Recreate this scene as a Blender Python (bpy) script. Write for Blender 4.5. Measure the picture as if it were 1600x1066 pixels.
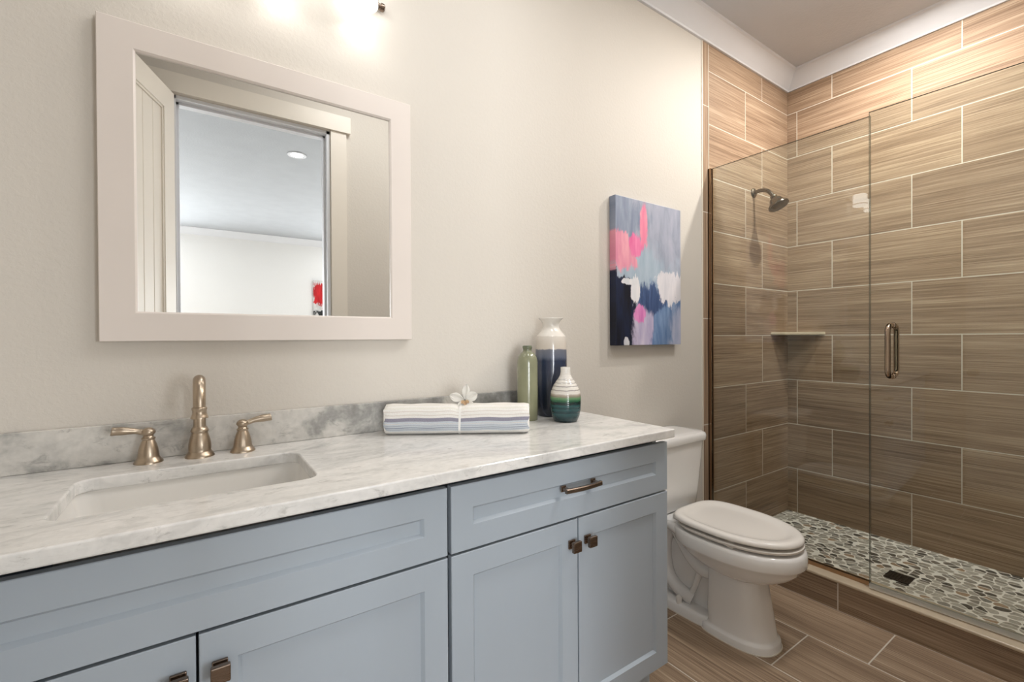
import bpy, bmesh, math, random
from mathutils import Vector, Matrix

random.seed(4)
PI = math.pi
scene = bpy.context.scene
COL = scene.collection
for o in list(bpy.data.objects):
    bpy.data.objects.remove(o, do_unlink=True)

# ------------------------------------------------------------------ camera
F_PX = 711.07
YAW, PITCH, ROLL = 0.6014, -0.0063, -0.0055
CAM = Vector((0.0, -1.5371, 1.25))
cf = Vector((math.sin(YAW) * math.cos(PITCH), math.cos(YAW) * math.cos(PITCH), math.sin(PITCH)))
cr = Vector((math.cos(YAW), -math.sin(YAW), 0))
cu = cr.cross(cf)
cr2 = math.cos(ROLL) * cr + math.sin(ROLL) * cu
cu2 = -math.sin(ROLL) * cr + math.cos(ROLL) * cu
cam_data = bpy.data.cameras.new('camera')
cam_data.sensor_width = 36.0
cam_data.lens = F_PX / 1600 * 36.0
cam_data.clip_start = 0.02
cam = bpy.data.objects.new('camera', cam_data)
COL.objects.link(cam)
M = Matrix((cr2, cu2, -cf)).transposed().to_4x4()
M.translation = CAM
cam.matrix_world = M
scene.camera = cam

# ------------------------------------------------------------------ world, exposure
world = bpy.data.worlds.new('world')
scene.world = world
world.use_nodes = True
wbg = world.node_tree.nodes['Background']
wbg.inputs[0].default_value = (0.75, 0.85, 1.0, 1)
wbg.inputs[1].default_value = 0.6
scene.view_settings.view_transform = 'Standard'
scene.view_settings.look = 'None'
scene.view_settings.gamma = 1.0
scene.view_settings.use_curve_mapping = False
scene.view_settings.exposure = 0.13


def area_light(name, loc, aim, sx, sy, power, color, shape='RECTANGLE', spread=None):
    d = bpy.data.lights.new(name, 'AREA')
    d.shape = shape
    d.size = sx
    d.size_y = sy
    d.energy = power
    d.color = color
    if spread:
        d.spread = spread
    o = bpy.data.objects.new(name, d)
    COL.objects.link(o)
    o.location = loc
    o.rotation_euler = (Vector(aim) - Vector(loc)).to_track_quat('-Z', 'Y').to_euler()
    return o


WARM = (1.0, 0.95, 0.885)
NEUT = (1.0, 0.985, 0.97)
DAY = (0.93, 0.965, 1.0)
# added fill lights, out of view: bathroom ceiling, bedroom ceiling, far bedroom wall
area_light('ceiling_fill_vanity', (0.9, -0.95, 3.04), (0.9, -0.95, 0), 0.4, 0.4, 8, NEUT, 'DISK')  # added ambient fill for the vanity side, not a known fixture
area_light('ceiling_fill_entry', (2.1, -1.2, 3.04), (2.1, -1.2, 0), 0.4, 0.4, 18, NEUT, 'DISK')  # added fill that brightens the floor by the curb, not a known fixture
area_light('bedroom_top_fill_left', (-1.0, -6.3, 3.04), (-1.0, -6.6, 0), 0.15, 0.15, 16, NEUT, 'DISK')  # added to brighten the far bedroom wall, hidden from the mirror
area_light('bedroom_top_fill_right', (2.5, -6.3, 3.04), (2.5, -6.6, 0), 0.15, 0.15, 16, NEUT, 'DISK')  # second added fill for the far bedroom wall, also hidden
area_light('bedroom_day_fill_left', (-1.3, -7.43, 1.35), (-1.3, 0, 1.35), 1.6, 2.1, 175, DAY)  # added front fill through the doorway as daylight, no window built
area_light('bedroom_day_fill_right', (3.3, -7.43, 1.35), (3.3, 0, 1.35), 2.2, 2.1, 175, DAY)  # matching added daylight fill, kept outside the mirror's view

# ------------------------------------------------------------------ node helpers
def s2l(c):
    return tuple((x / 12.92 if x <= 0.04045 else ((x + 0.055) / 1.055) ** 2.4) for x in c)


def rgb(r, g, b):
    return s2l((r / 255, g / 255, b / 255)) + (1.0,)


class NT:
    def __init__(self, name):
        self.mat = bpy.data.materials.new(name)
        self.mat.use_nodes = True
        self.t = self.mat.node_tree
        self.t.nodes.clear()
        self.out = self.t.nodes.new('ShaderNodeOutputMaterial')

    def n(self, typ, **kw):
        nd = self.t.nodes.new(typ)
        for k, v in kw.items():
            setattr(nd, k, v)
        return nd

    def link(self, a, b):
        self.t.links.new(a, b)

    def put(self, sock, v):
        if isinstance(v, bpy.types.NodeSocket):
            self.link(v, sock)
        else:
            sock.default_value = v

    def m(self, op, a, b=None, c=None, clamp=False):
        nd = self.n('ShaderNodeMath', operation=op)
        nd.use_clamp = clamp
        self.put(nd.inputs[0], a)
        if b is not None:
            self.put(nd.inputs[1], b)
        if c is not None:
            self.put(nd.inputs[2], c)
        return nd.outputs[0]

    def coords(self, which='Object'):
        tc = self.n('ShaderNodeTexCoord')
        return tc.outputs[which]

    def sep(self, v):
        s = self.n('ShaderNodeSeparateXYZ')
        self.link(v, s.inputs[0])
        return s.outputs[0], s.outputs[1], s.outputs[2]

    def comb(self, x, y, z):
        c = self.n('ShaderNodeCombineXYZ')
        self.put(c.inputs[0], x)
        self.put(c.inputs[1], y)
        self.put(c.inputs[2], z)
        return c.outputs[0]

    def noise(self, vec, scale=5.0, detail=4.0, rough=0.5, dist=0.0, out=0):
        nd = self.n('ShaderNodeTexNoise')
        if vec is not None:
            self.link(vec, nd.inputs['Vector'])
        nd.inputs['Scale'].default_value = scale
        nd.inputs['Detail'].default_value = detail
        nd.inputs['Roughness'].default_value = rough
        nd.inputs['Distortion'].default_value = dist
        return nd.outputs[out]

    def ramp(self, fac, stops, interp='LINEAR'):
        nd = self.n('ShaderNodeValToRGB')
        self.link(fac, nd.inputs[0])
        cr_ = nd.color_ramp
        cr_.interpolation = interp
        while len(cr_.elements) < len(stops):
            cr_.elements.new(0.5)
        for e, (p, c) in zip(cr_.elements, stops):
            e.position = p
            e.color = c
        return nd.outputs[0]

    def mix(self, fac, a, b, mode='MIX'):
        nd = self.n('ShaderNodeMix', data_type='RGBA', blend_type=mode)
        self.put(nd.inputs[0], fac)
        self.put(nd.inputs[6], a)
        self.put(nd.inputs[7], b)
        return nd.outputs[2]

    def smooth(self, x, lo, hi):
        nd = self.n('ShaderNodeMapRange', interpolation_type='SMOOTHSTEP')
        self.put(nd.inputs[0], x)
        nd.inputs[1].default_value = lo
        nd.inputs[2].default_value = hi
        return nd.outputs[0]

    def bump(self, h, strength=0.2, dist=0.002):
        nd = self.n('ShaderNodeBump')
        nd.inputs['Strength'].default_value = strength
        nd.inputs['Distance'].default_value = dist
        self.link(h, nd.inputs['Height'])
        return nd.outputs[0]

    def bsdf(self, color, rough=0.5, metal=0.0, normal=None, spec=0.5, coat=0.0, **kw):
        nd = self.n('ShaderNodeBsdfPrincipled')
        self.put(nd.inputs['Base Color'], color)
        self.put(nd.inputs['Roughness'], rough)
        nd.inputs['Metallic'].default_value = metal
        nd.inputs['Specular IOR Level'].default_value = spec
        nd.inputs['Coat Weight'].default_value = coat
        nd.inputs['Coat Roughness'].default_value = 0.05
        if normal is not None:
            self.link(normal, nd.inputs['Normal'])
        for k, v in kw.items():
            self.put(nd.inputs[k.replace('_', ' ')], v)
        self.link(nd.outputs[0], self.out.inputs[0])
        return nd


def plain(name, col, rough=0.5, metal=0.0, spec=0.5, coat=0.0, mottling=0.03, mscale=6.0, bump=0.0, bscale=60.0):
    t = NT(name)
    v = t.coords()
    nz = t.noise(v, mscale, 3.0)
    lo = tuple(c * (1 - mottling) for c in col[:3]) + (1,)
    hi = tuple(min(1, c * (1 + mottling)) for c in col[:3]) + (1,)
    c = t.ramp(nz, [(0.3, lo), (0.7, hi)])
    nrm = None
    if bump:
        nrm = t.bump(t.noise(v, bscale, 3.0), bump, 0.003)
    t.bsdf(c, rough, metal, nrm, spec, coat)
    return t.mat


# ------------------------------------------------------------------ materials
def wall_paint(name, col, bump=0.13):
    t = NT(name)
    v = t.coords()
    a = t.noise(v, 70.0, 3.0, 0.6)
    h = t.smooth(a, 0.42, 0.62)
    c = t.ramp(t.noise(v, 2.0, 2.0), [(0.3, tuple(x * 0.985 for x in col[:3]) + (1,)), (0.7, col)])
    t.bsdf(c, 0.62, 0, t.bump(h, bump, 0.0018), 0.3)
    return t.mat


TPITCH, TLEN = 0.3075, 0.6125
ZR = 2.7959


def tile_mat(name, ua, us, u0, va, vs, v0, off, base=0, L=TLEN, H=TPITCH, swap=False, gw=0.0027, rough=0.52):
    """rectangular tiles with wood-like streaks along u; even rows have joints at u0, odd ones at u0+off*L"""
    t = NT(name)
    xyz = t.sep(t.coords())
    pu = t.m('MULTIPLY', xyz[ua], us)
    pv = t.m('MULTIPLY', xyz[va], vs)
    u = t.m('DIVIDE', t.m('SUBTRACT', pu, u0), L)
    v = t.m('DIVIDE', t.m('SUBTRACT', pv, v0), H)
    row = t.m('FLOOR', v)
    odd = t.m('FLOORED_MODULO', row, 2.0)
    uu = t.m('SUBTRACT', u, t.m('MULTIPLY', odd, off))
    colm = t.m('FLOOR', uu)
    fu = t.m('SUBTRACT', uu, colm)
    fv = t.m('SUBTRACT', v, row)
    du = t.m('MULTIPLY', t.m('MINIMUM', fu, t.m('SUBTRACT', 1.0, fu)), L)
    dv = t.m('MULTIPLY', t.m('MINIMUM', fv, t.m('SUBTRACT', 1.0, fv)), H)
    d = t.m('MINIMUM', du, dv)
    tile = t.smooth(d, gw * 0.75, gw * 1.1)
    tid = t.m('ADD', t.m('MULTIPLY', colm, 17.31), t.m('MULTIPLY', row, 7.77))
    vec1 = t.comb(t.m('MULTIPLY', pu, 1.2), t.m('MULTIPLY', pv, 125.0), tid)
    vec2 = t.comb(t.m('MULTIPLY', pu, 4.5), t.m('MULTIPLY', pv, 400.0), tid)
    vec3 = t.comb(t.m('MULTIPLY', pu, 1.1), t.m('MULTIPLY', pv, 16.0), tid)
    n1 = t.noise(vec1, 1.0, 3.0, 0.6, 0.15)
    n2 = t.noise(vec2, 1.0, 2.0, 0.6)
    n3 = t.noise(vec3, 1.0, 2.0, 0.5, 0.3)
    s = t.m('ADD', t.m('ADD', t.m('MULTIPLY', n1, 0.42), t.m('MULTIPLY', n2, 0.40)), t.m('MULTIPLY', n3, 0.26))
    pal = [
        [(0.36, rgb(103, 82, 65)), (0.48, rgb(142, 118, 97)), (0.58, rgb(165, 141, 118)), (0.72, rgb(198, 177, 153))],
        [(0.36, rgb(100, 82, 67)), (0.47, rgb(138, 117, 97)), (0.59, rgb(167, 145, 122)), (0.72, rgb(206, 186, 161))],
    ][base]
    c = t.ramp(s, pal)
    wn = t.n('ShaderNodeTexWhiteNoise', noise_dimensions='1D')
    t.link(tid, wn.inputs['W'])
    tone = t.ramp(wn.outputs[0], [(0.0, (0.90, 0.89, 0.89, 1)), (1.0, (1.06, 1.05, 1.03, 1))])
    c = t.mix(1.0, c, tone, 'MULTIPLY')
    c = t.mix(tile, rgb(212, 202, 188), c)
    hgt = t.m('ADD', tile, t.m('MULTIPLY', n2, 0.05))
    r = t.m('ADD', t.m('MULTIPLY', n1, 0.18), rough - 0.06)
    t.bsdf(c, r, 0, t.bump(hgt, 0.5, 0.0015), 0.2)
    return t.mat


def marble_mat(name, whiteness):
    t = NT(name)
    v = t.coords()
    mp = t.n('ShaderNodeMapping')
    mp.inputs['Rotation'].default_value = (0.3, 0.5, 0.75)
    mp.inputs['Scale'].default_value = (1.0, 2.6, 1.7)
    t.link(v, mp.inputs[0])
    warp = t.noise(mp.outputs[0], 2.3, 5.0, 0.6, 0.9)
    big = t.noise(mp.outputs[0], 3.2, 6.0, 0.62, 1.2)
    fine = t.noise(mp.outputs[0], 22.0, 5.0, 0.7, 0.6)
    vein = t.m('ABSOLUTE', t.m('SUBTRACT', warp, 0.5))
    vein = t.smooth(vein, 0.0, 0.05)
    vein = t.m('SUBTRACT', 1.0, vein)
    grain = t.noise(v, 60.0, 4.0, 0.6)
    if whiteness:
        c = t.ramp(big, [(0.30, rgb(196, 195, 194)), (0.44, rgb(224, 223, 220)), (0.60, rgb(234, 232, 229)), (0.8, rgb(228, 225, 219))])
        c = t.mix(t.m('MULTIPLY', vein, 0.22), c, rgb(156, 155, 154))
        c = t.mix(t.m('MULTIPLY', t.smooth(fine, 0.56, 0.70), 0.50), c, rgb(152, 150, 146))
    else:
        x_ = t.sep(v)[0]
        patch = t.noise(t.comb(t.m('MULTIPLY', x_, 1.0), 0.0, t.sep(v)[2]), 7.0, 5.0, 0.6, 0.4)
        patch = t.m('ADD', patch, t.m('MULTIPLY', t.smooth(x_, 0.1, 0.75), 0.20))
        c = t.ramp(patch, [(0.42, rgb(214, 210, 203)), (0.55, rgb(198, 195, 189)), (0.66, rgb(150, 149, 145)), (0.78, rgb(118, 117, 114))])
        c = t.mix(t.m('MULTIPLY', vein, 0.15), c, rgb(150, 149, 146))
        c = t.mix(t.m('MULTIPLY', t.smooth(fine, 0.54, 0.72), 0.55), c, rgb(120, 118, 114))
    c = t.mix(0.10, c, t.ramp(grain, [(0.35, rgb(150, 150, 148)), (0.65, rgb(245, 244, 240))]))
    t.bsdf(c, 0.13, 0, None, 0.5)
    return t.mat


def pebble_mat():
    t = NT('pebble_mosaic')
    v = t.coords()
    wv = t.noise(v, 9.0, 2.0, 0.5, 0.0, out=1)
    sub = t.n('ShaderNodeVectorMath', operation='MULTIPLY_ADD')
    t.link(wv, sub.inputs[0])
    sub.inputs[1].default_value = (0.05, 0.05, 0.0)
    t.link(v, sub.inputs[2])
    mp = t.n('ShaderNodeMapping')
    mp.inputs['Scale'].default_value = (27.0, 22.0, 0.0)
    t.link(sub.outputs[0], mp.inputs[0])
    vd = t.n('ShaderNodeTexVoronoi', feature='DISTANCE_TO_EDGE', voronoi_dimensions='2D')
    vd.inputs['Scale'].default_value = 1.0
    vd.inputs['Randomness'].default_value = 0.8
    t.link(mp.outputs[0], vd.inputs['Vector'])
    v1 = t.n('ShaderNodeTexVoronoi', feature='F1', voronoi_dimensions='2D')
    v1.inputs['Scale'].default_value = 1.0
    v1.inputs['Randomness'].default_value = 0.8
    t.link(mp.outputs[0], v1.inputs['Vector'])
    dist = vd.outputs['Distance']
    round_ = t.m('SUBTRACT', 1.0, t.smooth(v1.outputs['Distance'], 0.50, 0.57))
    stone = t.m('MULTIPLY', t.smooth(dist, 0.035, 0.07), round_)
    cs = t.n('ShaderNodeSeparateColor')
    t.link(v1.outputs['Color'], cs.inputs[0])
    c = t.ramp(cs.outputs[0], [
        (0.0, rgb(46, 42, 39)), (0.09, rgb(108, 99, 90)), (0.16, rgb(172, 165, 154)), (0.30, rgb(192, 186, 176)),
        (0.45, rgb(154, 147, 138)), (0.55, rgb(204, 198, 188)), (0.71, rgb(182, 150, 120)), (0.77, rgb(186, 180, 169)),
        (0.90, rgb(138, 136, 130)), (0.95, rgb(62, 57, 52))], 'CONSTANT')
    c = t.mix(0.25, c, t.ramp(t.noise(v, 90.0, 3.0), [(0.3, rgb(90, 84, 76)), (0.7, rgb(200, 196, 184))]))
    c = t.mix(stone, rgb(246, 241, 233), c)
    hgt = t.m('MULTIPLY', t.smooth(dist, 0.02, 0.3), round_)
    r = t.m('SUBTRACT', 0.75, t.m('MULTIPLY', stone, 0.4))
    t.bsdf(c, r, 0, t.bump(hgt, 0.6, 0.004), 0.4)
    return t.mat


def metal_mat(name, col, rough, streak=0.0):
    t = NT(name)
    v = t.coords()
    mp = t.n('ShaderNodeMapping')
    mp.inputs['Scale'].default_value = (1, 1, 40)
    t.link(v, mp.inputs[0])
    nz = t.noise(mp.outputs[0], 30.0, 3.0)
    r = t.m('ADD', t.m('MULTIPLY', nz, 0.14), rough - 0.07)
    c = t.ramp(nz, [(0.3, tuple(x * 0.92 for x in col[:3]) + (1,)), (0.7, col)])
    t.bsdf(c, r, 1.0)
    return t.mat


def glass_mat(name, tint, edge=None):
    """clear pane: transmits straight through with a tint, mirrors by Fresnel"""
    t = NT(name)
    tr = t.n('ShaderNodeBsdfTransparent')
    tr.inputs[0].default_value = tint
    gl = t.n('ShaderNodeBsdfGlossy')
    gl.inputs['Roughness'].default_value = 0.0
    fr = t.n('ShaderNodeFresnel')
    fr.inputs['IOR'].default_value = 1.5
    nz = t.noise(t.coords(), 3.0, 2.0)
    sm = t.n('ShaderNodeMath', operation='MULTIPLY')
    t.link(fr.outputs[0], sm.inputs[0])
    t.link(t.m('ADD', 0.97, t.m('MULTIPLY', nz, 0.06)), sm.inputs[1])
    mx = t.n('ShaderNodeMixShader')
    t.link(sm.outputs[0], mx.inputs[0])
    t.link(tr.outputs[0], mx.inputs[1])
    t.link(gl.outputs[0], mx.inputs[2])
    t.link(mx.outputs[0], t.out.inputs[0])
    return t.mat


def emit_mat(name, col, strength):
    t = NT(name)
    nz = t.noise(t.coords(), 20.0, 2.0)
    c = t.ramp(nz, [(0.2, col), (0.8, tuple(min(1, x * 1.03) for x in col[:3]) + (1,))])
    e = t.n('ShaderNodeEmission')
    t.link(c, e.inputs[0])
    e.inputs[1].default_value = strength
    t.link(e.outputs[0], t.out.inputs[0])
    return t.mat


def layered_paint(name, x0, w, z0, h, basecol, layers, ax=0, rough=0.45):
    """abstract painting: noisy-edged blobs in normalised s (right), t (up) coordinates"""
    t = NT(name)
    v = t.coords()
    xyz = t.sep(v)
    s = t.m('DIVIDE', t.m('SUBTRACT', xyz[ax], x0), w)
    q = t.m('DIVIDE', t.m('SUBTRACT', xyz[2], z0), h)
    uv = t.comb(t.m('MULTIPLY', s, 1.4), q, 0.0)
    n1 = t.noise(uv, 4.0, 6.0, 0.62, 0.7)
    strk = t.noise(t.comb(t.m('MULTIPLY', s, 9.0), t.m('MULTIPLY', q, 2.2), 3.0), 1.6, 5.0, 0.6, 0.4)
    c = t.ramp(t.m('ADD', t.m('MULTIPLY', n1, 0.5), t.m('MULTIPLY', strk, 0.5)), basecol)
    for i, (cx, cz, rx, rz, amp, soft, c1, c2, op) in enumerate(layers):
        wn = t.noise(t.comb(t.m('MULTIPLY', s, 1.5), q, i * 5.1 + 0.7), 3.2, 6.0, 0.6, 0.6, out=1)
        wx, wz, _ = t.sep(wn)
        fn = t.noise(t.comb(t.m('MULTIPLY', s, 26.0), t.m('MULTIPLY', q, 5.0), i * 2.3), 1.5, 5.0, 0.65, 0.3)
        dx = t.m('ADD', t.m('DIVIDE', t.m('SUBTRACT', s, cx), rx), t.m('MULTIPLY', t.m('SUBTRACT', wx, 0.5), 2.2))
        dz = t.m('ADD', t.m('DIVIDE', t.m('SUBTRACT', q, cz), rz), t.m('ADD', t.m('MULTIPLY', t.m('SUBTRACT', wz, 0.5), 2.0), t.m('MULTIPLY', t.m('SUBTRACT', fn, 0.5), 1.1)))
        r = t.m('SQRT', t.m('ADD', t.m('MULTIPLY', dx, dx), t.m('MULTIPLY', dz, dz)))
        nz = t.noise(t.comb(t.m('MULTIPLY', s, 1.9), t.m('MULTIPLY', q, 1.3), i * 3.7), 4.5, 7.0, 0.66, 0.5)
        rr = t.m('ADD', r, t.m('MULTIPLY', t.m('SUBTRACT', nz, 0.5), amp))
        msk = t.m('MULTIPLY', t.m('SUBTRACT', 1.0, t.smooth(rr, 1.0 - soft, 1.0 + soft)), op)
        lc = t.ramp(strk, [(0.35, c1), (0.65, c2)])
        c = t.mix(msk, c, lc)
    t.bsdf(c, rough, 0, t.bump(strk, 0.25, 0.003), 0.4)
    return t.mat


MAT = {}
MAT['wall'] = wall_paint('wall_paint', rgb(209, 203, 194))
MAT['bed_wall'] = wall_paint('bedroom_wall_paint', rgb(236, 235, 233), 0.2)
MAT['ceiling'] = plain('ceiling_paint', rgb(199, 202, 208), 0.7, bump=0.6, bscale=90.0, mottling=0.02)
MAT['trim'] = plain('white_trim_paint', rgb(218, 220, 225), 0.4, mottling=0.012)
MAT['casing'] = plain('door_casing_paint', rgb(226, 219, 208), 0.4, mottling=0.012)
MAT['mirror_frame'] = plain('mirror_frame_paint', rgb(222, 213, 206), 0.38, mottling=0.012)
MAT['cabinet'] = plain('blue_grey_cabinet_paint', rgb(167, 177, 187), 0.38, mottling=0.012, mscale=3)
MAT['marble_top'] = marble_mat('marble_countertop', True)
MAT['marble_splash'] = marble_mat('marble_backsplash', False)
MAT['tile_right'] = tile_mat('wall_tile_right', 1, -1.0, 0.0618, 2, -1.0, -ZR, 0.3437)
MAT['tile_side'] = tile_mat('wall_tile_side', 0, 1.0, 2.8498, 2, -1.0, -ZR, 0.333)
MAT['tile_strip'] = tile_mat('wall_tile_strip', 2, 1.0, 0.743, 0, 1.0, 2.386, 0.0, L=0.6145, H=0.062)
MAT['tile_floor'] = tile_mat('floor_tile', 1, -1.0, 0.67, 0, -1.0, -2.09, 0.34, base=1)
MAT['tile_curb'] = tile_mat('curb_tile', 1, -1.0, 0.671, 2, 1.0, 0.001, 0.0, base=1, H=0.13)
MAT['pebble'] = pebble_mat()
MAT['cream'] = plain('cream_marble', rgb(200, 184, 160), 0.25, mottling=0.06, mscale=12)
MAT['grout'] = plain('cream_caulk', rgb(222, 214, 200), 0.5)
MAT['porcelain'] = plain('white_porcelain', rgb(238, 236, 233), 0.08, mottling=0.006, coat=0.5)
MAT['seat'] = plain('white_seat_plastic', rgb(238, 233, 226), 0.14, mottling=0.006)
MAT['basin'] = plain('basin_porcelain', rgb(236, 234, 230), 0.1, mottling=0.006, coat=0.4)
MAT['nickel'] = metal_mat('brushed_nickel', rgb(184, 168, 149), 0.33)
MAT['bronze'] = metal_mat('antique_nickel', rgb(132, 116, 104), 0.26)
MAT['pewter'] = metal_mat('shower_head_nickel', rgb(120, 108, 96), 0.22)
MAT['chrome'] = metal_mat('polished_nickel', rgb(178, 158, 138), 0.13)
MAT['dark'] = plain('dark_metal', rgb(34, 31, 29), 0.4)
MAT['drainmetal'] = plain('oil_rubbed_bronze', rgb(38, 33, 29), 0.35, metal=0.6)
MAT['glass'] = glass_mat('shower_glass', (0.90, 0.937, 0.922, 1))
MAT['glass_edge'] = plain('glass_edge', rgb(72, 66, 52), 0.2)
t = NT('clear_vinyl')
tr = t.n('ShaderNodeBsdfTransparent')
tr.inputs[0].default_value = (0.97, 0.98, 0.98, 1)
pb = t.n('ShaderNodeBsdfPrincipled')
pb.inputs['Roughness'].default_value = 0.15
t.link(t.ramp(t.noise(t.coords(), 8.0, 2.0), [(0.3, rgb(200, 200, 196)), (0.7, rgb(216, 216, 212))]), pb.inputs['Base Color'])
mx = t.n('ShaderNodeMixShader')
mx.inputs[0].default_value = 0.42
t.link(tr.outputs[0], mx.inputs[1])
t.link(pb.outputs[0], mx.inputs[2])
t.link(mx.outputs[0], t.out.inputs[0])
MAT['sweep'] = t.mat
MAT['shade'] = emit_mat('lit_white_glass', (1.0, 0.96, 0.91, 1), 6.0)
MAT['lens'] = emit_mat('lit_lens', (1.0, 0.95, 0.88, 1), 16.0)
MAT['ribbon'] = plain('white_ribbon', rgb(232, 230, 226), 0.4)
MAT['petal'] = plain('orchid_petal', rgb(248, 246, 241), 0.5, mottling=0.02, mscale=40)
MAT['lip'] = plain('orchid_lip', rgb(250, 220, 188), 0.5, mottling=0.15, mscale=60)

t = NT('mirror_silver')
nz = t.noise(t.coords(), 2.0, 1.0)
t.bsdf(t.ramp(nz, [(0.2, (0.90, 0.91, 0.90, 1)), (0.8, (0.91, 0.92, 0.91, 1))]), 0.0, 1.0)
MAT['mirror'] = t.mat

# ------------------------------------------------------------------ mesh helpers
def box(bm, x0, x1, y0, y1, z0, z1):
    vs = [bm.verts.new((x, y, z)) for x in (x0, x1) for y in (y0, y1) for z in (z0, z1)]
    for f in ((0, 1, 3, 2), (4, 6, 7, 5), (0, 4, 5, 1), (2, 3, 7, 6), (0, 2, 6, 4), (1, 5, 7, 3)):
        bm.faces.new([vs[i] for i in f])
    return vs


def bevbox(bm, x0, x1, y0, y1, z0, z1, r=0.003, seg=2):
    tmp = bmesh.new()
    box(tmp, x0, x1, y0, y1, z0, z1)
    bmesh.ops.bevel(tmp, geom=list(tmp.edges), offset=r, segments=seg, affect='EDGES', profile=0.5)
    me = bpy.data.meshes.new('tmp')
    tmp.to_mesh(me)
    tmp.free()
    bm.from_mesh(me)
    bpy.data.meshes.remove(me)


def loft(bm, loops, cap0=True, cap1=True):
    rings = [[bm.verts.new(p) for p in lp] for lp in loops]
    n = len(rings[0])
    for a, b in zip(rings, rings[1:]):
        for i in range(n):
            j = (i + 1) % n
            bm.faces.new((a[i], a[j], b[j], b[i]))
    if cap0:
        bm.faces.new(list(reversed(rings[0])))
    if cap1:
        bm.faces.new(rings[-1])
    return rings


def lathe(bm, prof, origin=(0, 0, 0), axis=(0, 0, 1), n=40, cap0=True, cap1=True):
    ax = Vector(axis).normalized()
    q = Vector((0, 0, 1)).rotation_difference(ax)
    o = Vector(origin)
    loops = []
    for r, z in prof:
        loops.append([o + q @ Vector((max(r, 1e-5) * math.cos(2 * PI * i / n), max(r, 1e-5) * math.sin(2 * PI * i / n), z)) for i in range(n)])
    loft(bm, loops, cap0, cap1)


def smooth_path(pts, sub=8):
    pts = [Vector(p) for p in pts]
    out = []
    for i in range(len(pts) - 1):
        p0 = pts[max(i - 1, 0)]
        p1, p2 = pts[i], pts[i + 1]
        p3 = pts[min(i + 2, len(pts) - 1)]
        for k in range(sub):
            u = k / sub
            out.append(0.5 * ((2 * p1) + (p2 - p0) * u + (2 * p0 - 5 * p1 + 4 * p2 - p3) * u * u + (3 * p1 - p0 - 3 * p2 + p3) * u ** 3))
    out.append(pts[-1])
    return out


def tube(bm, pts, radii, n=20, closed=False, flat=1.0):
    pts = [Vector(p) for p in pts]
    m = len(pts)
    if not isinstance(radii, (list, tuple)):
        radii = [radii] * m
    elif len(radii) != m:
        R = []
        for i in range(m):
            f = i / (m - 1) * (len(radii) - 1)
            k = min(int(f), len(radii) - 2)
            R.append(radii[k] + (radii[k + 1] - radii[k]) * (f - k))
        radii = R
    prev = None
    loops = []
    for i in range(m):
        if closed:
            tg = pts[(i + 1) % m] - pts[i - 1]
        else:
            tg = pts[min(i + 1, m - 1)] - pts[max(i - 1, 0)]
        tg.normalize()
        if prev is None:
            ref = Vector((0, 0, 1)) if abs(tg.z) < 0.9 else Vector((1, 0, 0))
            nrm = (ref - tg * ref.dot(tg)).normalized()
        else:
            nrm = (prev - tg * prev.dot(tg)).normalized()
        prev = nrm
        bn = tg.cross(nrm)
        loops.append([pts[i] + radii[i] * (math.cos(2 * PI * k / n) * nrm * flat + math.sin(2 * PI * k / n) * bn) for k in range(n)])
    if closed:
        loops.append(loops[0])
        loft(bm, loops, False, False)
        bmesh.ops.remove_doubles(bm, verts=list(bm.verts), dist=1e-6)
    else:
        loft(bm, loops)


def rrect(x0, x1, y0, y1, r, z, n=6):
    out = []
    for cx, cy, a0 in ((x1 - r, y1 - r, 0), (x0 + r, y1 - r, PI / 2), (x0 + r, y0 + r, PI), (x1 - r, y0 + r, 1.5 * PI)):
        for k in range(n + 1):
            a = a0 + PI / 2 * k / n
            out.append(Vector((cx + r * math.cos(a), cy + r * math.sin(a), z)))
    return out


def oval(cx, yf, yb, yc, hw, z, nf=2.0, nb=2.0, n=56):
    """closed outline, front (toward -y) and back halves are super-ellipses"""
    out = []
    for k in range(n):
        a = 2 * PI * k / n
        c, s = math.cos(a), math.sin(a)
        e = nf if s < 0 else nb
        x = hw * math.copysign(abs(c) ** (2 / e), c)
        y = (abs(s) ** (2 / e)) * ((yf - yc) if s < 0 else (yb - yc))
        out.append(Vector((cx + x, yc + y, z)))
    return out


def finish(name, bm, mat, smooth=True, angle=40, bevel=0.0, seg=2):
    bmesh.ops.recalc_face_normals(bm, faces=list(bm.faces))
    me = bpy.data.meshes.new(name)
    bm.to_mesh(me)
    bm.free()
    if smooth:
        for p in me.polygons:
            p.use_smooth = True
        me.set_sharp_from_angle(angle=math.radians(angle))
    for m in (mat if isinstance(mat, (list, tuple)) else [mat]):
        me.materials.append(m)
    o = bpy.data.objects.new(name, me)
    COL.objects.link(o)
    if bevel:
        b = o.modifiers.new('bevel', 'BEVEL')
        b.width = bevel
        b.segments = seg
        b.limit_method = 'ANGLE'
        b.angle_limit = math.radians(35)
    return o


def struct(name, bm, mat, parent=None, **kw):
    o = finish(name, bm, mat, **kw)
    if parent is None:
        o['kind'] = 'structure'
    else:
        o.parent = parent
    return o


ROOTLOC = {}


def thing(name, label, cat, loc=(0, 0, 0), rotz=0.0, group=None):
    o = bpy.data.objects.new(name, None)
    o.empty_display_size = 0.05
    COL.objects.link(o)
    o.location = loc
    o.rotation_euler = (0, 0, rotz)
    tag(o, label, cat, group)
    ROOTLOC[o] = Vector(loc)
    return o


def tag(o, label, cat, group=None):
    o['label'] = label
    o['category'] = cat
    if group:
        o['group'] = group


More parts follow.
